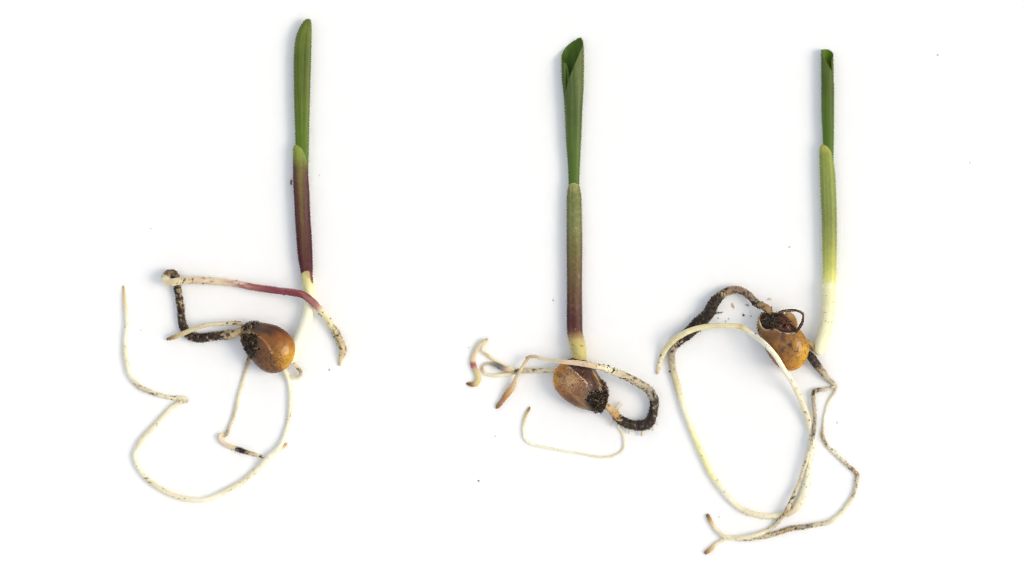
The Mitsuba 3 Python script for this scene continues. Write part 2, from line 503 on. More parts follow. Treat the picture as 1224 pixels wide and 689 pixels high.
# closed leaf
LEAF1 = [(23.2, 366.6, 370.2), (24.5, 364.3, 371.6), (27.5, 361.8, 372.4), (33, 358.5, 372.9), (39.5, 355.6, 372.9), (46, 353.6, 372.9), (58, 352.0, 372.6),
         (73, 351.3, 372.3), (95, 351.4, 371.6), (120, 351.7, 370.9), (150, 352.7, 370.1), (174, 353.4, 369.6), (200, 354, 369), (245, 355, 369)]
rolled(A, 'leaf', LEAF1, [(20, 23.3), (200, 23.2), (400, 23.2)], 240, (22, 400), 11,
       green_y(leaf_colour(11, (116, 130, 52), (78, 96, 38), (66, 90, 32), seam=24), 110, 190, (96, 134, 36), 0.5), 'mat_leaf',
       flat=0.55, lift=4, spiral=[(22, 1.03), (50, 1.0), (330, 1.0), (400, 0.90)])


def sheath1(p, psi, dt, inside):
    C = grad(p[:, 1] + 9 * (fb(p, 8, 41) - 0.5), [(173, (150, 165, 70)), (190, (128, 142, 66)), (203, (104, 84, 62)), (222, (98, 60, 60)), (260, (86, 46, 52)), (300, (80, 33, 43)), (322, (90, 38, 46))])
    mid = np.exp(-((psi - 94) / 30) ** 2)[:, None] * np.interp(p[:, 1], [180, 210, 300, 318], [0.2, 0.85, 0.75, 0.3])[:, None]
    C = C * (1 - mid) + grad(p[:, 1], [(175, (160, 175, 70)), (210, (132, 120, 62)), (300, (112, 82, 54))]) * mid
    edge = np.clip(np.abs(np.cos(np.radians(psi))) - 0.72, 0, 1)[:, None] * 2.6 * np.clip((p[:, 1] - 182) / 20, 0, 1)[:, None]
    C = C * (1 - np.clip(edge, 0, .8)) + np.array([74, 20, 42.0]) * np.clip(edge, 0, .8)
    C = C + veins(p, psi, 43, 15, 0.14, 50)[:, None] + 34 * (fb(p, 1.9, 44) - 0.5)[:, None]
    e = np.clip(1 - dt / 1.3, 0, 1)[:, None] * 0.55
    return C * (1 - e) + np.array([176, 168, 104.0]) * e


SH1 = [(173, 351.3, 366), (179, 350.3, 368), (200, 350.4, 369.2), (215, 350.5, 369.6), (243, 352, 370.6), (262, 352.8, 371.4), (281, 354.1, 372.8), (295, 355.1, 373.4),
       (309, 356.5, 373.9), (322, 359, 374.1), (329, 360.2, 374.1)]
rolled(A, 'sheath', SH1, [(-95, 224), (-40, 240), (-5, 234), (12, 220), (34, 198.6), (53, 186.2), (75, 179), (98, 175.4), (125, 173.8), (150, 174), (180, 178), (220, 192), (276, 224)],
       327, (-95, 272), 12, sheath1, 'mat_sheath', flat=0.66, lift=2.5, thick=0.9, label='dark purple leaf sheath with a pale green tip')


def stalk1(vv, t, a, C):
    r = np.clip((334 + 8 * np.cos(a * 2 + 1) + 14 * (fb(vv, 5, 3) - 0.5) - vv[:, 1]) / 5, 0, 1)[:, None]
    side = (np.abs(np.cos(a)) > 0.45)[:, None]
    return C * (1 - r * (0.25 + 0.75 * side)) + np.array([118, 66, 62.0]) * r * (0.25 + 0.75 * side)


tube_root(A, 'stem_base', [(366.6, 322, 14.4, 3.0, (206, 190, 130), 0), (368.2, 336, 13.2, 3, (226, 220, 150), 0), (369.4, 350, 12, 2, (240, 236, 190), 0), (369.6, 364, 12.2, 1.5, (244, 240, 206), 0),
                           (367.2, 380, 13, 2, (246, 243, 216), 0), (361.8, 396, 13.4, 3, (247, 244, 220), 0), (355.6, 410, 13.4, 4, (246, 243, 218), 0), (350, 424, 13, 5, (240, 236, 200), 0), (343, 434, 10, 6, (230, 222, 180), 0)],
          13, 'pale cream stem base below the purple sheath', speck=0, rough=0.03, seg=28, mottle=6, colfn=stalk1)

KO1, KS1 = np.array([275.0, 370.0]), 7.66
OUT1 = [(150, 122), (235, 110), (330, 125), (430, 146), (510, 195), (570, 255), (600, 330), (600, 400), (580, 465), (530, 530), (470, 572), (400, 588), (330, 575), (270, 538),
        (225, 490), (192, 446), (160, 415), (128, 345), (102, 290), (97, 220), (112, 160)]
RIDGE1 = [(215, 215), (270, 245), (320, 285), (355, 335), (380, 400)]
k1 = Kernel(KO1, KS1, OUT1, 17.5, [lambda u, v: 1.1 * np.exp(-(line_dist(u, v, RIDGE1) / 16) ** 2), lambda u, v: -2.4 * blob(u, v, (330, 205, 90, 34, 20)),
                                    lambda u, v: -1.2 * blob(u, v, (300, 400, 70, 90)), lambda u, v: -3.0 * blob(u, v, (150, 300, 60, 130))], 101)


def kcol1(u, v):
    C = paint(u, v, (146, 90, 26), [
        ((430, 175, 190, 60, 14), (84, 42, 20), 1.1), ((340, 200, 62, 26, 24), (66, 32, 16), 1.0), ((480, 270, 90, 60), (136, 76, 22), .9),
        ((520, 440, 120, 150, 20), (188, 126, 34), .9), ((530, 490, 80, 110, 25), (222, 168, 30), 1.2), ((450, 480, 120, 80), (196, 136, 26), .6), ((320, 470, 130, 100, 20), (122, 78, 38), 1.3), ((310, 330, 80, 80), (124, 74, 28), 1.1),
        ((400, 575, 150, 26), (124, 74, 44), 1.0), ((225, 150, 110, 44), (96, 76, 60), 1.1), ((130, 200, 50, 60), (160, 134, 96), .9),
        ((250, 500, 50, 70, -30), (122, 72, 52), .8), ((190, 330, 75, 110), (44, 34, 27), 1.5), ((250, 175, 60, 40), (66, 48, 36), .9), ((180, 215, 26, 36), (176, 150, 104), .9)], 111)
    m = np.exp(-(line_dist(u, v, RIDGE1) / 9) ** 2)[:, None] * 0.55
    C = C * (1 - m) + np.array([196, 142, 104.0]) * m
    C = speckle(C, u, v, (320, 480, 150, 110), (66, 46, 24), 113, .52, 13, .6)
    return speckle(C, u, v, (420, 500, 200, 120), (110, 70, 24), 115, .66, 7, .6)


k1.build(A, kcol1, 'glossy orange-brown kernel with black soil at its tip')
k1.soil([[(120, 250), (190, 225), (240, 240), (255, 290), (235, 360), (205, 440), (170, 425), (130, 345), (100, 285)], [(95, 170), (150, 120), (270, 108), (250, 150), (150, 190)], [(100, 215), (150, 235), (200, 228), (235, 240), (120, 262)]], 760, 121,
        'black soil crumbs caked on the kernel tip', spread=2.0, size=(.4, 1.35))

def red_streak(vv, t, a, C):
    # the skin's reddish flush runs out as streaks on the pale root beside it
    x, n = vv[:, 0], meshkit.fbm(np.column_stack([vv[:, 0] / 16, np.cos(a) * 2.2, np.sin(a) * 2.2]) + 4, 3, 61)
    m = np.clip((n - 0.42) / 0.14, 0, 1) * np.clip((x - 262) / 30, 0, 1) * np.clip((330 - x) / 30, 0, 1) * (vv[:, 1] < 362) * (vv[:, 1] > 330)
    p = np.clip((n - 0.52) / 0.1, 0, 1) * np.clip((x - 320) / 20, 0, 1) * np.clip((384 - x) / 10, 0, 1) * (vv[:, 1] < 380) * 0.45
    C = C * (1 - 0.8 * m[:, None]) + np.array([148, 78, 80.0]) * 0.8 * m[:, None]
    return C * (1 - p[:, None]) + np.array([186, 138, 128.0]) * p[:, None]


# the primary root: soil-coated, bent round at the far left, then pale, reddish and pale again
tube_root(A, 'root', [(291, 394, 9, 8, TAN, .1), (284, 397.5, 9.5, 7, TAN, .25), (273.6, 400.4, 10.5, 5, TAN, .6), (256.2, 401.8, 10, 1, TAN, .95), (240, 404.2, 11, 0, TAN, .95), (227.5, 401.3, 10.5, 0, TAN, .9), (219.5, 391.7, 9.6, 0, TAN, .95),
                      (216.4, 371, 9, 0, TAN, .85), (213, 349.2, 8.4, 1, TAN, .8), (211.4, 336, 9.5, 2, GREYISH, .7), (208, 328.6, 11, 3, (120, 98, 74), .85), (201.5, 328.6, 11.5, 5, (140, 116, 86), .7), (198.4, 334, 10.5, 8, IVORY, .1),
                      (204, 337.6, 9.2, 11, (222, 202, 164), .06), (214.8, 336.3, 9, 12, (222, 204, 166), .12), (236.6, 335.2, 8.8, 9, (214, 190, 160), .22), (267.1, 337.4, 8.4, 6, (224, 206, 172), .05), (287, 340, 8.0, 5, (216, 190, 166), .1),
                      (300, 342.8, 8, 5, (176, 118, 108), .1), (332.4, 347.7, 8.2, 9, (138, 66, 74), .1), (352, 350, 8.6, 14, (138, 66, 74), .05), (363, 353, 8.6, 15, (140, 70, 76), .0), (375, 362, 8.6, 14, (158, 98, 96), .0), (379.5, 367, 8.2, 11, (196, 150, 132), .2),
                      (383.5, 371.5, 8, 9, (228, 216, 176), .2), (389.6, 379, 8, 5, (230, 220, 178), .12), (396, 390, 8.4, 2, (224, 212, 168), .15), (401.5, 398, 9, 1, (210, 192, 148), .5), (407, 409, 9.2, 0, (204, 184, 140), .45), (409.6, 418.5, 9.2, 0, (210, 192, 150), .45), (407.2, 428, 6.0, 0, (216, 198, 156), .05), (405.4, 437.6, 2.6, 0, (196, 168, 120), 0)],
          14, 'bent root, soil-coated then pale and purplish red', soil=5.2, soil_label='dark soil coating the bent root', bristle=40, soil_size=(0.35, 1.05), wob=.07, colfn=red_streak)
tube_root(A, 'root', [(290, 387.4, 6, 12, TAN, .2), (283, 386.4, 5.4, 11, TAN, .3), (271.5, 386.9, 5.2, 10, DULL, .2), (254, 387.6, 5.2, 10, DULL, .1), (238.8, 390.8, 5.4, 11, DULL, .06), (225.7, 396, 5.8, 11, (214, 196, 150), .02), (214.8, 400.6, 6, 7, (206, 186, 138), .02), (206, 403.8, 4.8, 4, (168, 136, 88), 0), (198.6, 405.8, 2.2, 2, (116, 82, 46), 0)], 15,
          'short side root with a brown tip crossing the dirty one')
tube_root(A, 'root', [(298.5, 424, 4, 6, DULL, .3), (296, 432, 3.9, 3, (176, 156, 112), .35), (292.4, 445.7, 3.9, 0, DULL, .22), (286.3, 470.1, 4.4, 0, CREAM, .12), (279.5, 497, 4.2, 0, DULL, .06), (275, 508, 3.8, 0, DULL, .06), (269.4, 520.6, 3.8, 1, (176, 158, 118), .2), (264.8, 519.4, 4.4, 2, CREAM, 0), (262.2, 522.6, 5, 1, (228, 206, 176), 0), (267, 529.6, 5.6, 0, (230, 206, 180), 0),
                      (278.2, 535, 5.6, 0, (220, 204, 164), .05), (285, 537.6, 5.6, 0, (150, 128, 96), .85), (292, 540, 5.4, 0, (120, 98, 74), .92), (297, 541.4, 5, 0, TAN, .5), (308, 544.4, 4.2, 0, (220, 204, 168), .4), (314, 546, 3.6, 0, CREAM, .2), (319.5, 547, 3, 0, CREAM, 0)], 16,
          'thin side root with one black stain', soil=1.2, soil_size=(.3, .7))
tube_root(A, 'root', [(338.5, 438, 5, 6, CREAM, .05), (341.8, 446, 5.4, 3, CREAM, .05), (345.6, 458, 5.8, 0, PALE, .03), (347.2, 476, 6, 0, PALE, .05), (346, 494, 5.2, 0, CREAM, .16), (344.9, 501, 4.6, 0, CREAM, .2), (341.4, 517, 5.6, 0, PALE, 0), (336.4, 530.5, 5.8, 1, PALE, 0), (328, 540.6, 6.2, 2, PALE, 0), (319.5, 548.5, 6.2, 3, PALE, 0), (304.6, 563.5, 6.2, 0, CREAM, .1),
                      (290, 575.5, 6, 0, CREAM, .12), (272.1, 585.8, 6.2, 0, CREAM, .08), (256, 594, 6.4, 0, PALE, .03), (239.6, 598, 6.4, 0, PALE, .03), (211.2, 593.4, 6.4, 0, CREAM, .1), (182.8, 578, 6.2, 0, CREAM, .12), (168, 563, 6.0, 0, PALE, .1), (161, 546, 6.0, 0, PALE, .05), (168, 528.5, 6.0, 0, CREAM, .05), (186.9, 506.7, 5.6, 0, CREAM, .1), (205, 487, 5.2, 0, CREAM, .08),
                      (216, 481.2, 5, 1, CREAM, .1), (223.5, 479.2, 4.6, 1, DULL, .25), (221, 476.8, 5, 1, CREAM, .25), (207.2, 475.9, 5.2, 0, CREAM, .35), (186.9, 471.2, 5.4, 0, CREAM, .32), (166, 462, 5.8, 0, DULL, .25), (155.4, 448.6, 5.8, 0, PALE, .05), (150, 427.5, 5.6, 0, CREAM, .12), (149.8, 403.1, 5.4, 0, PALE, .1), (151.4, 389, 5.6, 0, PALE, .15), (150.2, 372, 4.8, 0, CREAM, 0), (148.6, 354.4, 4, 0, (226, 206, 156), 0), (147.2, 341.4, 2, 0, (190, 150, 90), 0)], 17,
          'longest root, pale cream, hooked at the left', speck=0.14)
tube_root(A, 'root', [(333, 537.5, 2.4, 1, PALE, 0), (337.6, 534.6, 4.2, 0, (232, 208, 160), 0), (341, 531.8, 3.6, 0, (200, 166, 116), 0), (343.2, 530, 1.8, 0, (214, 190, 150), 0)], 18)
tube_root(A, 'root', [(345.4, 430, 4.4, 10, DULL, .1), (349.6, 434.4, 4.4, 9, DULL, .2), (355.2, 438.6, 4.4, 7, DULL, .3), (359, 443.6, 4.2, 5, (170, 148, 108), .55), (359.6, 448, 4.2, 4, DULL, .1), (356, 451.4, 4.2, 3, CREAM, 0), (350.4, 451.8, 4.4, 2, CREAM, 0), (344.6, 449.2, 3.8, 2, CREAM, 0)], 19, 'short root curled in a loop')
# a dry scale clinging to the sheath
tube_root(A, 'dry_scale', [(348.4, 214.6, 1.2, 4, (160, 138, 98), 0), (347.9, 217, 2.2, 4, (140, 110, 72), .1), (347.8, 219.4, 2.0, 4, (112, 82, 50), .15), (348.2, 221.6, 1, 4, (90, 70, 46), 0)], 20, 'tiny dry brown scale on the sheath edge')

# ================================================================== SEEDLING 2
B = 'corn_seedling_001'
tag(B, 'middle corn seedling, with an unfurling green leaf and olive sheath darkening to purple', 'seedling', GROUP)
LEAF2 = [(45, 669.6, 694.8), (49, 670, 696.6), (53, 670.2, 697.5), (67, 670.4, 698), (93, 670.8, 697.8), (110, 672.8, 697.4), (134, 675, 696), (166, 676.5, 694.8), (197, 678.7, 693.3), (222, 679.6, 692.4), (250, 680, 692)]
TOP2 = [(-215, 76), (-180, 71), (-150, 63.5), (-120, 56), (-90, 50.0), (-60, 47), (-35, 45.4), (-15, 45.6), (0, 50), (30, 57), (50, 64), (70, 73), (90, 84), (110, 96), (130, 106), (150, 116), (180, 134), (205, 152)]
rolled(B, 'leaf', LEAF2, TOP2, 240, (-215, 205), 21,
       green_y(leaf_colour(21, (108, 122, 66), (76, 92, 48), (78, 108, 28)), 130, 210, (86, 120, 40), 0.6), 'mat_leaf', flat=0.62, lift=3,
       spiral=[(-215, 0.80), (-180, 0.97), (-120, 1.0), (120, 1.0), (205, 1.02)], wob=.02, ragged=2.2, label='green leaf rolled into an open cone', rows=190, cols=130)
tube_root(B, 'inner_leaf', [(676.2, 76, 1.2, 7, (110, 140, 60), 0), (677.0, 82, 4.6, 5, (98, 132, 52), 0), (678.4, 90, 6.4, 4, (92, 126, 50), 0), (680.5, 104, 8, 4, (84, 116, 46), 0), (683, 125, 9, 4, (80, 112, 44), 0)], 22,
          'young inner leaf inside the cone', mat='mat_leaf', speck=0, rough=.03, mottle=8)


def sheath2(p, psi, dt, inside):
    C = grad(p[:, 1] + 12 * (fb(p, 9, 51) - 0.5), [(219, (150, 150, 92)), (232, (112, 118, 66)), (270, (118, 120, 72)), (310, (114, 102, 62)), (340, (106, 86, 58)), (370, (92, 58, 50)), (390, (84, 46, 45)), (398, (118, 76, 60)), (404, (168, 138, 92))])
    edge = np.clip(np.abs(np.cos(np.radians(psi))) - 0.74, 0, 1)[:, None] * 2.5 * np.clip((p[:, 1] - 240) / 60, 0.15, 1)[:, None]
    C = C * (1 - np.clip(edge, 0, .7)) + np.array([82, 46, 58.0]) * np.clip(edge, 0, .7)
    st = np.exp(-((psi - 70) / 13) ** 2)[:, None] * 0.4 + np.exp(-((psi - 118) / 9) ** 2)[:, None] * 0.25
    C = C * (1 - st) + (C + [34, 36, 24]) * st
    C = C + veins(p, psi, 53, 14, 0.15, 45)[:, None] + 36 * (fb(p, 2.0, 54) - 0.5)[:, None]
    sp = np.clip((fb(p, 2.6, 56, 2) - 0.66) / 0.06, 0, 1)[:, None] * np.exp(-((psi - 80) / 40) ** 2)[:, None] * 0.6
    C = C * (1 - sp) + np.array([182, 162, 120.0]) * sp
    e = np.clip(1 - dt / 2.0, 0, 1)[:, None] * 0.65
    return C * (1 - e) + np.array([196, 182, 120.0]) * e


SH2 = [(219, 678.9, 692.6), (224, 678.6, 693.2), (237, 677.3, 695), (265, 677.2, 695.6), (293, 677.3, 696), (343, 677.6, 695.6), (390, 677.3, 696), (398, 678, 696.6), (406, 679.2, 697.8)]
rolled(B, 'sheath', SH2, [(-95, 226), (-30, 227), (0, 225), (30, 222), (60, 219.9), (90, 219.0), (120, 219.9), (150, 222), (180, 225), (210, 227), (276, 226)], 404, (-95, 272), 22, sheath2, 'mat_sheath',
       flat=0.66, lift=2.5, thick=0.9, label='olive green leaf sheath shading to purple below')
tube_root(B, 'stem_base', [(686.8, 394, 17.4, 3, (118, 74, 58), 0), (688.2, 402, 17.8, 3, (164, 130, 88), .02), (689, 406, 17.8, 3, (190, 168, 108), .05), (690.4, 412, 17.6, 4, (198, 182, 112), .05), (692.2, 422, 17.2, 5, (204, 190, 120), .05), (692.6, 434, 16, 6, (190, 172, 110), .05), (691, 446, 12, 8, (170, 150, 100), 0)], 23,
          'yellowish stem base behind the kernel', speck=0.25, rough=0.04, seg=28, mottle=12)

KO2, KS2 = np.array([655.0, 420.0]), 8.6125
OUT2 = [(200, 82), (250, 66), (310, 62), (370, 76), (420, 112), (470, 165), (510, 230), (545, 280), (585, 320), (608, 370), (622, 430), (612, 520), (590, 590), (550, 632), (480, 626), (420, 606), (350, 596), (280, 566),
        (200, 520), (130, 460), (72, 390), (50, 310), (50, 250), (72, 190), (108, 146), (150, 110)]
GERM2 = [(235, 130), (330, 175), (420, 260), (455, 350)]
k2 = Kernel(KO2, KS2, OUT2, 17.0, [lambda u, v: -3.2 * np.exp(-(line_dist(u, v, GERM2) / 40) ** 2), lambda u, v: 0.8 * blob(u, v, (490, 270, 30, 90, -28)),
                                    lambda u, v: 1.2 * blob(u, v, (250, 320, 120, 100, 40)), lambda u, v: -2.0 * blob(u, v, (500, 500, 80, 90))], 201)


def kcol2(u, v):
    C = paint(u, v, (158, 110, 70), [
        ((80, 290, 46, 140, 10), (208, 144, 36), 1.4), ((150, 160, 60, 44, -40), (196, 120, 26), 1.3), ((240, 300, 120, 90, 40), (184, 146, 100), 1.0), ((330, 400, 70, 60), (136, 88, 62), .9),
        ((190, 500, 170, 55, 34), (112, 70, 32), 1.3), ((130, 430, 60, 70, 40), (180, 106, 44), .8), ((390, 480, 46, 70), (190, 160, 112), .9), ((400, 600, 90, 22, 12), (200, 176, 130), .9),
        ((310, 90, 130, 30), (54, 30, 22), 1.2), ((330, 185, 130, 52, 38), (62, 26, 18), 1.8), ((400, 230, 60, 60), (62, 28, 20), 1.2), ((455, 240, 80, 130, -35), (76, 42, 24), 1.3), ((490, 275, 22, 90, -28), (128, 94, 50), 1.1), ((540, 300, 30, 60, -28), (70, 44, 24), 1.0),
        ((420, 340, 40, 60), (112, 88, 78), 1.0), ((520, 510, 122, 118), (42, 34, 28), 1.8), ((125, 245, 30, 30), (92, 56, 30), .7)], 211)
    for line, wd, col, k in (([(215, 165), (270, 205), (340, 265), (400, 330)], 9, (208, 180, 140), .95), ([(150, 330), (230, 420), (330, 520), (420, 590)], 12, (188, 152, 108), .4),
                             ([(460, 200), (500, 270), (540, 350)], 7, (196, 164, 108), .9)):
        m = np.exp(-((line_dist(u, v, line) + 14 * (fb(np.column_stack([u, v, u * 0]), 18, 219) - 0.5)) / wd) ** 2)[:, None] * k
        C = C * (1 - m) + np.array(col, float) * m
    C = speckle(C, u, v, (240, 320, 190, 150), (84, 50, 32), 213, .565, 10, .75)
    return speckle(C, u, v, (250, 280, 160, 120), (226, 196, 164), 215, .63, 7, .6)


k2.build(B, kcol2, 'brown kernel with a dull tan face and dark germ')
k2.soil([[(440, 420), (500, 400), (560, 420), (575, 460), (560, 560), (540, 625), (480, 590), (440, 530), (400, 500)], [(560, 300), (600, 360), (618, 430), (610, 520), (585, 590), (570, 500), (575, 400)],
         [(410, 590), (480, 615), (540, 630), (460, 630)]], 1100, 221, 'black soil caked on the kernel tip', spread=2.0, size=(.35, 1.25))

r2 = tube_root(B, 'root', [(717, 477, 10, 10, TAN, .4), (722.5, 482.5, 8.4, 10, (200, 166, 118), .35), (728, 487.6, 8, 9, (214, 182, 134), .15), (733, 493, 9.8, 7, (204, 166, 112), .25), (737.6, 498.6, 10.4, 6, OCHRE, .65), (743, 503, 10.6, 5, TAN, .95), (750.5, 506.6, 11, 3, TAN, 1), (764.5, 509, 12.2, 2, TAN, 1), (775.5, 505, 11.6, 2, TAN, 1), (780.4, 494, 10.8, 2, TAN, .95),
                      (781.8, 479, 10.6, 4, GREYISH, .8), (777, 468.4, 10.6, 7, GREYISH, .55), (764.7, 459.1, 9.8, 11, (196, 182, 150), .38), (747.4, 450, 9.2, 16, (206, 190, 156), .34), (727.7, 442, 8.2, 24, CREAM, .34), (708, 436.6, 7.2, 33, (222, 200, 160), .2), (693.1, 434.0, 6.8, 33, (222, 192, 160), .08), (673.4, 432.4, 5.6, 32, (222, 200, 162), .03),
                      (660, 431, 5, 22, CREAM, 0), (650, 429, 4.8, 15, CREAM, 0), (638.8, 426.4, 4.2, 10, (214, 190, 150), .05), (631.6, 427.4, 4, 8, TAN, .1), (628.6, 432.4, 4, 9, (214, 190, 150), .06), (622.4, 442, 3.6, 10, (222, 200, 162), 0), (617.4, 451, 4.2, 6, (216, 192, 156), 0), (613.4, 460.6, 6.4, 3, (214, 184, 146), .05),
                      (608.6, 467.6, 8.2, 1, (204, 166, 112), .08), (604.2, 473.4, 7, 0, (186, 138, 84), .03), (600.6, 479, 5.6, 0, (172, 128, 98), 0), (596.6, 484, 5.4, 0, (160, 114, 78), 0), (592.6, 488.6, 2, 0, (150, 110, 64), 0)], 24,
          'long looped root, black with soil at the right', soil=3.4, soil_edge=0.62, soil_label='dark soil coating the looped root', soil_size=(.35, 1.15), bristle=20, wob=.1, rough=.16)
for (x0, y0, x1, y1, w) in [(735, 489, 740.5, 480.4, 1.0), (737, 491, 743, 483.6, 1.0), (733.5, 489.6, 737.4, 482.5, .7), (733.5, 501, 729.4, 509.4, .9), (752, 511, 751.4, 518.6, 2.2), (767, 513.5, 766.8, 521.4, 2.4), (779, 508, 780, 514.6, 2.0), (783, 503, 786, 508, 1.0)]:
    tube_root(r2, 'root_hair', [(x0, y0, w * 1.1, 5, TAN, 0), ((x0 + x1) / 2 + .3, (y0 + y1) / 2, w, 4, (216, 200, 164), 0), (x1 - .1, y1 - .3, w, 3, (196, 170, 120), 0), (x1, y1, w * 1.1, 3, (104, 78, 46), 0)], 240 + int(x0), seg=8, speck=0)
tube_root(B, 'root', [(668, 444, 6, 10, DULL, .1), (660, 443, 5.8, 8, DULL, .25), (644, 443.2, 5.8, 4, DULL, .22), (630, 443.4, 5.8, 2, DULL, .32), (616.6, 444.4, 6, 1, (200, 178, 132), .35), (609.2, 447, 5, 0, CREAM, .1), (592, 449, 4.8, 0, CREAM, .08), (580.6, 446.8, 4, 0, CREAM, .08), (576.4, 441.2, 3.6, 0, TAN, .05), (578.6, 436.4, 3.6, 0, DULL, .05), (585, 434.6, 3.8, 1, (192, 178, 146), .03),
                      (592, 436.2, 5, 2, (150, 142, 124), 0), (598, 438.6, 6.8, 3, (122, 122, 114), 0), (601, 440, 7, 3, (150, 124, 124), 0), (606, 441.6, 6, 3, (206, 182, 140), 0), (612, 443.4, 4, 3, DULL, .2)], 25, 'thin root bent back in a grey-tipped loop', speck=.14)
tube_root(B, 'root', [(617, 443, 4, 3, DULL, .35), (611, 440.4, 4.4, 3, CREAM, .05), (604, 437.4, 4.2, 2, CREAM, .03), (592, 431, 3.8, 1, CREAM, .08), (582.1, 424.5, 3.6, 1, (214, 196, 140), .12), (576.6, 418.4, 3.2, 2, CREAM, .04), (577.4, 413.6, 3.4, 3, CREAM, .04), (580.4, 408.6, 3.6, 4, CREAM, .02), (581.9, 405.8, 3, 4, (170, 140, 90), 0), (579.4, 407.6, 3.8, 4, (216, 200, 160), 0), (573.6, 412.8, 5.6, 2, (222, 204, 166), 0),
                      (567.6, 420.8, 5.8, 0, (220, 202, 170), .08), (565, 430.6, 6.2, 0, (222, 200, 164), 0), (565.4, 436, 6.4, 0, (170, 96, 96), 0), (567.4, 441, 6.6, 0, (206, 176, 138), 0), (571, 447.6, 7, 0, (222, 202, 146), .02), (572, 453.4, 7, 0, (222, 204, 146), .02), (568.6, 458.6, 6.8, 0, (210, 188, 128), .02), (563.4, 459.6, 5.4, 0, (156, 118, 74), 0), (557, 458.4, 2.4, 0, (110, 74, 44), 0)], 26, 'S-curved root end with a reddish mark', speck=.1, flat=.72, wob=.16)
tube_root(B, 'root', [(739, 505, 3.6, 5, DULL, .2), (740, 510, 3.5, 2, CREAM, .15), (742.6, 516, 3.3, 0, CREAM, .1), (746, 525.7, 3.5, 0, PALE, 0), (744.8, 537, 3.4, 0, CREAM, 0), (735, 544.4, 3.2, 0, CREAM, .04), (717.8, 546.8, 3, 0, CREAM, .06), (698, 543.4, 2.6, 0, CREAM, .06), (678.3, 540.3, 3, 0, PALE, 0), (656, 536, 3.5, 0, PALE, .08), (634.6, 530.9, 3.6, 0, PALE, .02), (627.2, 524, 3.8, 0, PALE, .02), (625.6, 511, 3.8, 0, CREAM, 0), (629, 496, 3.8, 0, (214, 192, 142), 0), (631.4, 490.4, 3.4, 0, (190, 158, 104), .1), (633.4, 486.4, 2.6, 0, (110, 84, 54), .3)], 27, 'thin pale root curving below the kernel')

# ================================================================== SEEDLING 3
D = 'corn_seedling_002'
tag(D, 'rightmost corn seedling, with a slim leaf, yellow-green sheath and long looping roots', 'seedling', GROUP)
LEAF3 = [(59, 981.2, 996.0), (67, 981.1, 996.2), (90, 981.2, 996.6), (130, 981.4, 996.6), (171, 983.2, 996.3), (190, 983.6, 996), (230, 984.5, 996)]
TOP3 = [(-30, 116), (0, 103), (20, 97), (44, 88.6), (75, 80.3), (118, 70.7), (150, 64.5), (180, 60.5), (225, 59.6), (270, 59.4), (315, 61.8), (360, 67), (400, 73)]
rolled(D, 'leaf', LEAF3, TOP3, 225, (-30, 400), 31, green_y(leaf_colour(31, (104, 122, 54), (72, 92, 36), (86, 120, 20)), 110, 175, (88, 132, 34), 0.5), 'mat_leaf', flat=0.75, lift=4,
       spiral=[(-30, 1.03), (30, 1.0), (320, 1.0), (400, 0.84)], rows=170, cols=130, label='slim green rolled leaf with an open tip')


def sheath3(p, psi, dt, inside):
    C = grad(p[:, 1] + 10 * (fb(p, 9, 61) - 0.5), [(173, (186, 184, 92)), (184, (142, 154, 74)), (230, (138, 150, 80)), (262, (134, 144, 78)), (290, (154, 160, 84)), (318, (184, 188, 98)), (334, (216, 214, 128)), (342, (234, 228, 172)), (346, (237, 231, 182))])
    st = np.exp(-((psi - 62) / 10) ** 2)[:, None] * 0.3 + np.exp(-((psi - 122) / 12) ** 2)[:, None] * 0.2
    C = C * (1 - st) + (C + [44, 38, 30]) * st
    C = C + veins(p, psi, 63, 12, 0.16, 60)[:, None] + 16 * (fb(p, 2.0, 64) - 0.5)[:, None]
    e = np.clip(1 - dt / 1.6, 0, 1)[:, None] * 0.6
    C = C * (1 - e) + np.array([206, 200, 132.0]) * e
    tipm = (np.exp(-((psi - 125) / 24) ** 2) * np.clip(1 - dt / 3.5, 0, 1))[:, None] * 0.8
    return C * (1 - tipm) + np.array([168, 138, 70.0]) * tipm


SH3 = [(173, 978.9, 994.6), (182, 979.0, 996.2), (188, 979.1, 996.8), (204, 979.5, 997.9), (212, 979.7, 998.4), (240, 980.8, 999.5), (260, 981.8, 1000), (291, 982.5, 1000), (321, 983.1, 999.6), (347, 982.5, 998.9)]
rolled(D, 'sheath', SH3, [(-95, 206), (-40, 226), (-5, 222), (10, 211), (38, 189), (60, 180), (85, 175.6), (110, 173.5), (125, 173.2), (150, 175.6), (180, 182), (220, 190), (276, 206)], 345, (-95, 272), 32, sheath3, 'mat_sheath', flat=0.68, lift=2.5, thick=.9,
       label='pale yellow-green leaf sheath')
tube_root(D, 'stem_base', [(990.8, 336, 16.2, 2.8, (237, 231, 182), 0), (990.6, 350, 16.6, 2.6, (236, 231, 182), .01), (989.4, 373, 15.8, 2, (238, 232, 188), .02), (986.6, 391.5, 15.6, 2, (239, 234, 192), .02), (982.4, 407, 15.2, 3, (240, 235, 196), .01), (979.2, 416.5, 13.5, 4, (240, 235, 196), 0), (976.8, 425, 9, 6, (234, 226, 184), 0)], 33,
          'cream white stem base', speck=0.3, rough=.03, seg=28, mottle=7)

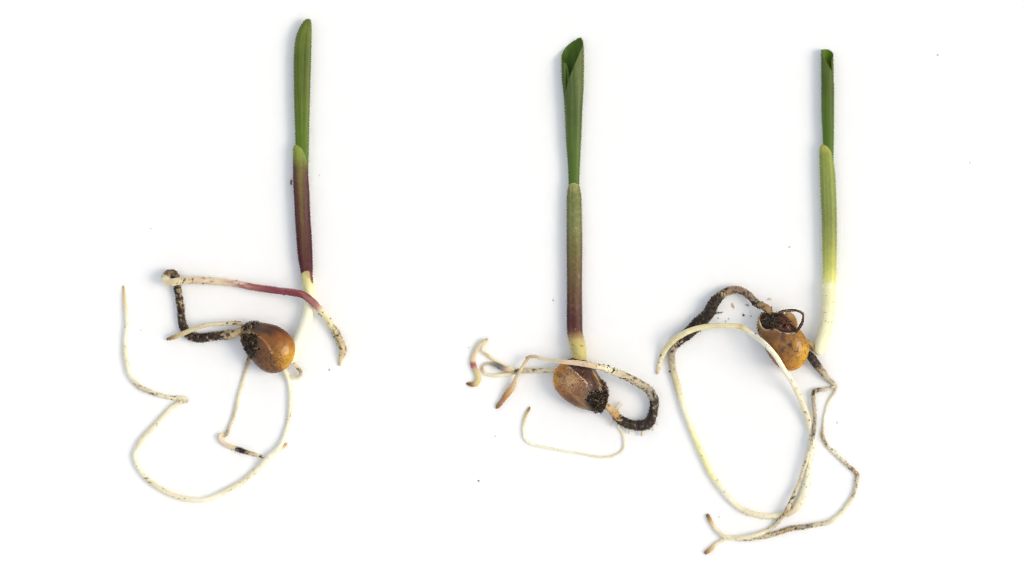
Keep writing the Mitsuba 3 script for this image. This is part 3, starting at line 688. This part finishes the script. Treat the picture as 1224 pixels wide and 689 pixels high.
KO3, KS3 = np.array([890.0, 360.0]), 7.656
OUT3 = [(150, 112), (230, 104), (330, 102), (400, 140), (460, 205), (520, 278), (568, 350), (587, 410), (583, 490), (550, 560), (500, 613), (440, 643), (380, 633), (310, 610), (258, 556), (218, 498), (186, 436), (150, 352), (115, 280), (108, 215), (122, 150)]
RIM3 = [(128, 165), (138, 205), (150, 240), (185, 266), (230, 262), (280, 264), (330, 290), (400, 298), (450, 292), (485, 284)]
from shapely.geometry import Polygon as _P
from shapely import contains_xy, distance, points as _pts
HOLE3 = _P([(132, 160), (165, 122), (330, 112), (400, 160), (470, 250), (480, 282), (400, 294), (330, 286), (280, 260), (230, 258), (185, 262), (152, 236)])


def hole_depth(u, v):
    d = distance(_pts(u, v), HOLE3.exterior)
    return np.where(contains_xy(HOLE3, u, v), -4.2 * np.clip(d / 22, 0, 1), 0.0)


k3 = Kernel(KO3, KS3, OUT3, 17.5, [hole_depth, lambda u, v: 1.8 * blob(u, v, (390, 215, 62, 34, 42)), lambda u, v: -0.4 * blob(u, v, (345, 350, 18, 50)), lambda u, v: -1.3 * blob(u, v, (380, 430, 70, 90)),
                                    lambda u, v: -.8 * blob(u, v, (405, 410, 24, 22)) - .7 * blob(u, v, (325, 440, 24, 20))], 301)


def kcol3(u, v):
    C = paint(u, v, (164, 114, 50), [
        ((440, 480, 150, 170), (188, 132, 48), .7), ((535, 490, 56, 120, 10), (222, 168, 34), 1.3), ((470, 590, 120, 50, -30), (204, 148, 36), 1.0), ((380, 600, 90, 50), (192, 122, 28), .7), ((190, 440, 70, 150, -22), (116, 70, 30), 1.2), ((260, 325, 150, 50), (124, 80, 40), 1.2),
        ((500, 370, 60, 90), (180, 128, 54), .8), ((350, 480, 120, 90), (142, 94, 40), .9), ((402, 408, 24, 17, 30), (66, 46, 28), 1.0), ((328, 444, 20, 24, 20), (84, 56, 32), .9), ((347, 345, 14, 38), (78, 52, 30), .9), ((372, 425, 40, 12, 20), (96, 64, 34), .7)], 311)
    ins = contains_xy(HOLE3, u, v)
    H3 = paint(u, v, (70, 36, 20), [((210, 190, 90, 70), (38, 30, 26), 1.3), ((380, 215, 80, 44, 42), (108, 54, 20), 1.2), ((300, 230, 50, 40), (92, 60, 36), .8), ((430, 190, 60, 20, 48), (150, 116, 88), .7)], 313)
    C = np.where(ins[:, None], H3, C)
    C = speckle(C, u, v, (420, 470, 160, 130), (66, 44, 24), 315, .62, 10, .8)
    return speckle(C, u, v, (250, 350, 150, 100), (70, 44, 24), 316, .66, 8, .6)


k3.build(D, kcol3, 'ochre yellow kernel with a dark sunken germ')
k3.soil([[(140, 130), (200, 112), (290, 112), (310, 170), (290, 240), (230, 250), (180, 250), (150, 215)], [(108, 240), (125, 235), (150, 290), (130, 300)], [(130, 150), (150, 112), (240, 98), (400, 128), (380, 138), (240, 118), (160, 130)], [(300, 170), (390, 180), (440, 240), (420, 262), (340, 240)]], 760, 321, 'black soil inside the sunken germ', spread=1.5, size=(.35, 1.1))
rimz = k3.height(*np.array(RIM3, float).T)
tube_root(k3.key, 'seed_coat_rim', [(*(np.array(p) / KS3 + KO3), w, z - 0.5, c, d) for p, w, z, c, d in zip(RIM3, [1.2, 2.2, 2.4, 2.2, 2, 1.9, 1.9, 2, 2, 1.4], rimz, [(176, 164, 136), (190, 178, 150), (190, 176, 146), (170, 146, 112), (150, 124, 92), (158, 134, 106), (164, 146, 124), (170, 154, 134), (156, 134, 106), (120, 90, 56)], [.5, .2, .3, .3, .5, .5, .4, .35, .5, .6])], 34, 'torn pale seed coat rim', seg=10, speck=.2, wob=.35, wander=1.6)
# a tan lobe of the seed showing behind its upper edge
tube_root(D, 'seed_lobe', [(938, 374, 5, 16, (170, 138, 92), 0), (943, 377, 8, 15, (182, 146, 94), .03), (947.5, 383, 8.5, 14, (176, 134, 74), .03), (950.5, 391, 6.5, 13, (170, 120, 54), 0)], 35, 'tan lobe behind the sunken germ', flat=.8)

tube_root(D, 'root', [(921.5, 374, 8, 16, (176, 140, 92), .2), (917.5, 370.4, 9, 14, (176, 138, 90), .3), (910.5, 366, 9.2, 11, (166, 136, 98), .5), (904.6, 363.6, 8.8, 8, (150, 126, 100), .6), (895.4, 354, 8.8, 6, (150, 128, 106), .5), (884.6, 347.2, 9, 5, (150, 120, 104), .42), (871.5, 347.4, 9.2, 5, (156, 128, 98), .45), (860.6, 354, 10.6, 5, TAN, .85), (853, 362.7, 13, 4, (110, 84, 64), .98), (846.4, 374.7, 14, 2, (100, 76, 58), 1),
                      (835, 386.6, 15.2, 0, (100, 76, 58), 1), (823.6, 397.5, 14.2, 0, (110, 84, 64), 1), (812.7, 406.6, 11.6, 0, TAN, .8), (805.4, 415, 9.4, 0, GREYISH, .5), (802.4, 425.8, 8.6, 0, GREYISH, .25), (803.8, 441, 8, 0, (196, 182, 150), .1), (809.2, 460.7, 7.6, 0, (216, 204, 160), .05), (818.3, 492.7, 7.2, 0, PALE, .02), (832.3, 527.6, 7, 0, (240, 232, 176), .02), (849.7, 566, 7, 0, (240, 232, 176), .06), (865.8, 589, 7, 0, PALE, .06),
                      (884.6, 607.6, 7, 0, CREAM, .1), (905.5, 615.6, 7, 0, CREAM, .06), (926.4, 617, 7, 0, CREAM, .06), (943.8, 612, 8.4, 0, DULL, .1), (955, 600.8, 9.6, 0, CREAM, .1), (962.4, 583.4, 9, 0, PALE, .12), (967.6, 552, 8, 0, PALE, .15), (970.4, 527.6, 6.8, 2, PALE, .12), (966.2, 503.2, 7, 3, CREAM, .1), (954, 471.8, 6.8, 8, CREAM, .1), (944, 453, 6.2, 18, PALE, .12), (937.4, 443.8, 6, 27, PALE, .06), (928, 428.6, 6.2, 36, PALE, .03), (914.6, 412.6, 6.2, 34, PALE, .03),
                      (900, 400.6, 6, 20, PALE, .02), (891, 394.4, 6, 16, (236, 226, 176), .04), (884.8, 391, 6, 15, (206, 186, 130), .12), (880, 390, 6.2, 15, (222, 210, 164), 0), (867, 389.4, 6.2, 16, (222, 212, 170), 0), (849.7, 389.7, 6.4, 17, (220, 210, 166), 0), (832.3, 392.9, 6.8, 17, (226, 214, 168), .02), (817, 398.8, 7, 15, (226, 216, 172), 0), (804.4, 407.4, 7, 11, (220, 208, 164), .02), (795.4, 418.6, 6.6, 4, (226, 214, 172), .04), (788.9, 432.4, 6.2, 0, CREAM, .2), (785.2, 447.6, 3.4, 0, (206, 184, 136), 0)], 36,
          'long looping root, soil-covered at the top', soil=3.0, soil_size=(.35, 1.25), soil_label='dark soil coating the upper root', wob=.06, bristle=24)
tube_root(D, 'rootlet', [(852, 374.6, 2.4, 4, DARK, .5), (857, 374.4, 1.6, 4, DARK, .6), (861, 374, 1.5, 4, (70, 56, 44), .6), (864.6, 373.6, .7, 4, (80, 64, 50), .4)], 37, 'short dark rootlet stub', seg=8)
tube_root(D, 'rootlet', [(929, 374.6, 2.6, 31, (92, 72, 54), .4), (934, 372.6, 3.6, 32, (110, 88, 68), .4), (942.2, 371.3, 3.4, 31, (96, 74, 54), .5), (952.7, 371.7, 3.0, 28, (92, 70, 52), .5), (958.6, 375.6, 3.4, 26, (122, 98, 76), .4), (958.2, 384.2, 3.0, 26, (92, 68, 50), .5), (955.4, 391, 3.4, 27, (70, 50, 36), .6), (951, 396, 2.2, 28, (90, 60, 36), .3)], 38, 'dark thread-like rootlet arched over the kernel', seg=10, wob=.3, wander=1.8, mottle=40)
tube_root(D, 'bud', [(962, 409, 5, 12, (186, 150, 84), 0), (967.4, 410.4, 6.2, 11, (176, 150, 92), .05), (970.4, 414, 6, 10, (150, 124, 76), .15), (971.5, 420, 4.5, 9, (130, 104, 64), .3)], 39, 'small tan bud between kernel and stem')
tube_root(D, 'root', [(964.5, 421, 9, 10, DARK, .9), (969.4, 427, 10, 8, (90, 70, 54), .95), (975.8, 436, 9.4, 5, (140, 116, 90), .75), (981.6, 443.4, 8.8, 3, (176, 158, 132), .4), (987.2, 450.4, 7.6, 2, (190, 176, 150), .2), (993, 456.4, 5.6, 1, GREYISH, .22), (997.6, 460, 4, 1, DULL, .3), (997, 462.4, 3.8, 1, DULL, .2), (991, 464.6, 4, 2, DULL, .15), (984.7, 466, 4.6, 3, (206, 194, 166), .09), (977.5, 466.4, 5.2, 3, GREYISH, .31), (972.4, 469, 5.4, 3, TAN, .46), (972, 477, 4.6, 3, GREYISH, .31), (973.6, 492.7, 4.4, 3, (196, 182, 156), .28), (973.4, 505, 4.6, 5, GREYISH, .31),
                      (972.4, 517, 4.6, 8, GREYISH, .37), (969.4, 530, 4.2, 9, DULL, .25), (964.4, 548, 4.4, 7, CREAM, .19), (958, 568, 4.4, 6, DULL, .22), (950.8, 587, 4.8, 5, DULL, .26), (944, 602, 5, 7, DULL, .31), (938.2, 613.2, 5, 7, TAN, .43), (931, 622, 4.8, 3, DULL, .25), (921.9, 630.8, 4.8, 0, DULL, .19), (908, 638.6, 5, 3, CREAM, .06), (897, 641.2, 5.2, 3, CREAM, .09), (884.6, 643, 5.4, 2, CREAM, .12), (868.9, 643.6, 5, 1, CREAM, .06), (858, 649, 4.8, 0, CREAM, .03), (850.6, 655.4, 5.4, 0, (214, 186, 142), .01), (845.6, 659.4, 5.2, 0, (180, 140, 96), .06), (841.8, 662, 3.4, 0, (96, 74, 52), .25)], 40,
          'kinked root, dark where it leaves the kernel', soil=1.8, soil_size=(.3, .95), soil_label='soil on the kinked root')
tube_root(D, 'root', [(999.6, 460.4, 3, 2, DULL, .08), (998.4, 466.6, 3.4, 1, DULL, .04), (991.4, 478.8, 3.6, 0, CREAM, .02), (985.6, 497, 3.4, 0, PALE, .02), (983.6, 512, 3.2, 0, DULL, .06), (983.2, 521, 4.2, 0, TAN, .49), (988, 531.6, 4.4, 0, DULL, .34), (996, 540.4, 4.4, 0, CREAM, .38), (1011.8, 555.5, 4.6, 0, DULL, .38), (1020, 562.4, 4.8, 0, TAN, .46), (1024.4, 567.8, 4.8, 0, TAN, .45), (1023.6, 576, 4.6, 0, DULL, .26), (1020.5, 590.3, 4.8, 0, DULL, .21), (1008.3, 609.5, 5, 0, CREAM, .17), (1000, 618, 5.2, 0, CREAM, .19), (989, 624.7, 5.4, 0, DULL, .22), (975, 627.4, 5.6, 0, DULL, .30),
                      (961.2, 629.9, 5.8, 0, GREYISH, .41), (947, 631.6, 6, 0, TAN, .46), (933.4, 635.8, 6, 0, TAN, .41), (920, 640, 6, 0, DULL, .38), (905, 642.6, 6, 0, DULL, .38), (888, 643.9, 6, 0, DULL, .32), (874, 642.8, 5.4, 1, CREAM, .08), (865.4, 640.8, 5, 2, CREAM, .11), (856, 633, 4.6, 1, CREAM, .08), (849.4, 623.4, 5.2, 0, (206, 176, 124), .01), (846.4, 617.4, 4.6, 0, (150, 108, 62), .00), (845, 614.4, 2.6, 0, (104, 74, 44), .08)], 41,
          'thin zigzag root at the far right', soil=1.0, soil_size=(.28, .7), spot_scale=1.2)

# ================================================================== loose soil on the paper
CR = [(1121, 66, .85, 'dark soil crumb alone near the top right corner'), (1159.5, 194.5, .8, 'tiny soil speck on the empty paper right of the slim leaf'), (572, 575, 1.2, 'brown soil crumb alone on the paper below the left and middle seedlings'),
      (661, 359, .8, 'tiny soil speck beside the middle purple sheath'), (943.2, 295.6, .7, 'tiny soil speck left of the yellow-green sheath'), (888.6, 376.8, 1.4, 'dark soil crumb, largest inside the arch of the soil-covered root'),
      (897.3, 378, 1.1, 'soil crumb beside the sunken kernel, inside the root arch'), (870.8, 381.4, .9, 'small soil crumb above the pale root, inside the root arch'), (867.4, 384.4, .8, 'small soil speck nearest the pale root inside the arch'), (896.6, 373, .6, 'faint soil speck uppermost inside the root arch'),
      (858.2, 380.6, .8, 'pale soil speck close to the dark root, inside the arch'), (381.7, 210, .7, 'tiny soil speck right of the left purple sheath'), (393.5, 442.4, .8, 'soil crumb on the paper left of the pale root tip'), (1000.4, 505.4, .8, 'soil speck right of the thin zigzag root'),
      (859.4, 618.4, .7, 'soil speck beside the upper of two brown root tips'), (180.6, 273.6, .6, 'faint soil speck on the empty paper, upper left'), (168, 395, .6, 'faint soil speck between the long pale root and a brown tip'), (276.7, 537.4, .9, 'soil crumb below the black-stained thin root'), (560, 416, .6, 'tiny soil speck left of the S-curved root'), (591.6, 521.4, .6, 'faint soil speck left of the thin curving root')]
rng = np.random.default_rng(77)
for x, y, r, lab in CR:
    ico = ICO[1]
    v = ico.vertices * np.array([1, rng.uniform(.7, 1.1), .75]) * (1 + rng.uniform(-.25, .25, (len(ico.vertices), 1)))
    key = put(None, 'soil_crumb', v * r + [x, y, r * .7], ico.faces, soil_colour(1, rng) * np.ones((len(v), 1)) * rng.uniform(.9, 1.3), 'mat_soil', smooth=False)
    tag(key, lab, 'soil crumb', 'loose soil crumbs on the white paper')


def flake(x, y, pts, col, lab, seed):
    """A curled papery scrap: a thin bent sheet."""
    rng = np.random.default_rng(seed)
    P = np.array(pts, float)
    poly = _P(P).buffer(0)
    m = trimesh.creation.extrude_polygon(poly, .35, engine='earcut').subdivide().subdivide()
    v = np.array(m.vertices)
    v[:, 2] += .3 + .04 * v[:, 0] ** 2 + .7 * fb(v, 1.5, seed)
    C = np.array(col, float) + 90 * (fb(v, 1.1, seed + 1) - .5)[:, None]
    key = put(None, 'husk_scrap', v + [x, y, 0], m.faces, C, 'mat_root', smooth=False)
    tag(key, lab, 'husk scrap', 'papery scraps on the white paper')


flake(875.6, 366.2, [(-1.4, -3.4), (.2, -3.8), (.6, -1.6), (2.2, -.2), (2.0, 2.6), (1.0, 3.4), (-.2, 1.4), (-1.8, .2)], (190, 164, 140), 'papery tan husk scrap inside the arch of the soil-covered root', 71)
flake(893.4, 365, [(-2.6, -1), (-.6, -1.4), (1.8, -.2), (2.6, 1), (.4, 1.2), (-2, .6)], (170, 160, 156), 'greyish husk scrap beside the arched root near the kernel', 72)
flake(919.6, 357.8, [(-3, -.4), (-.6, -1.8), (2.4, -1.2), (2.8, .8), (.2, 1.4), (-2.2, 1.4)], (222, 206, 188), 'pale husk scrap above the sunken kernel', 73)
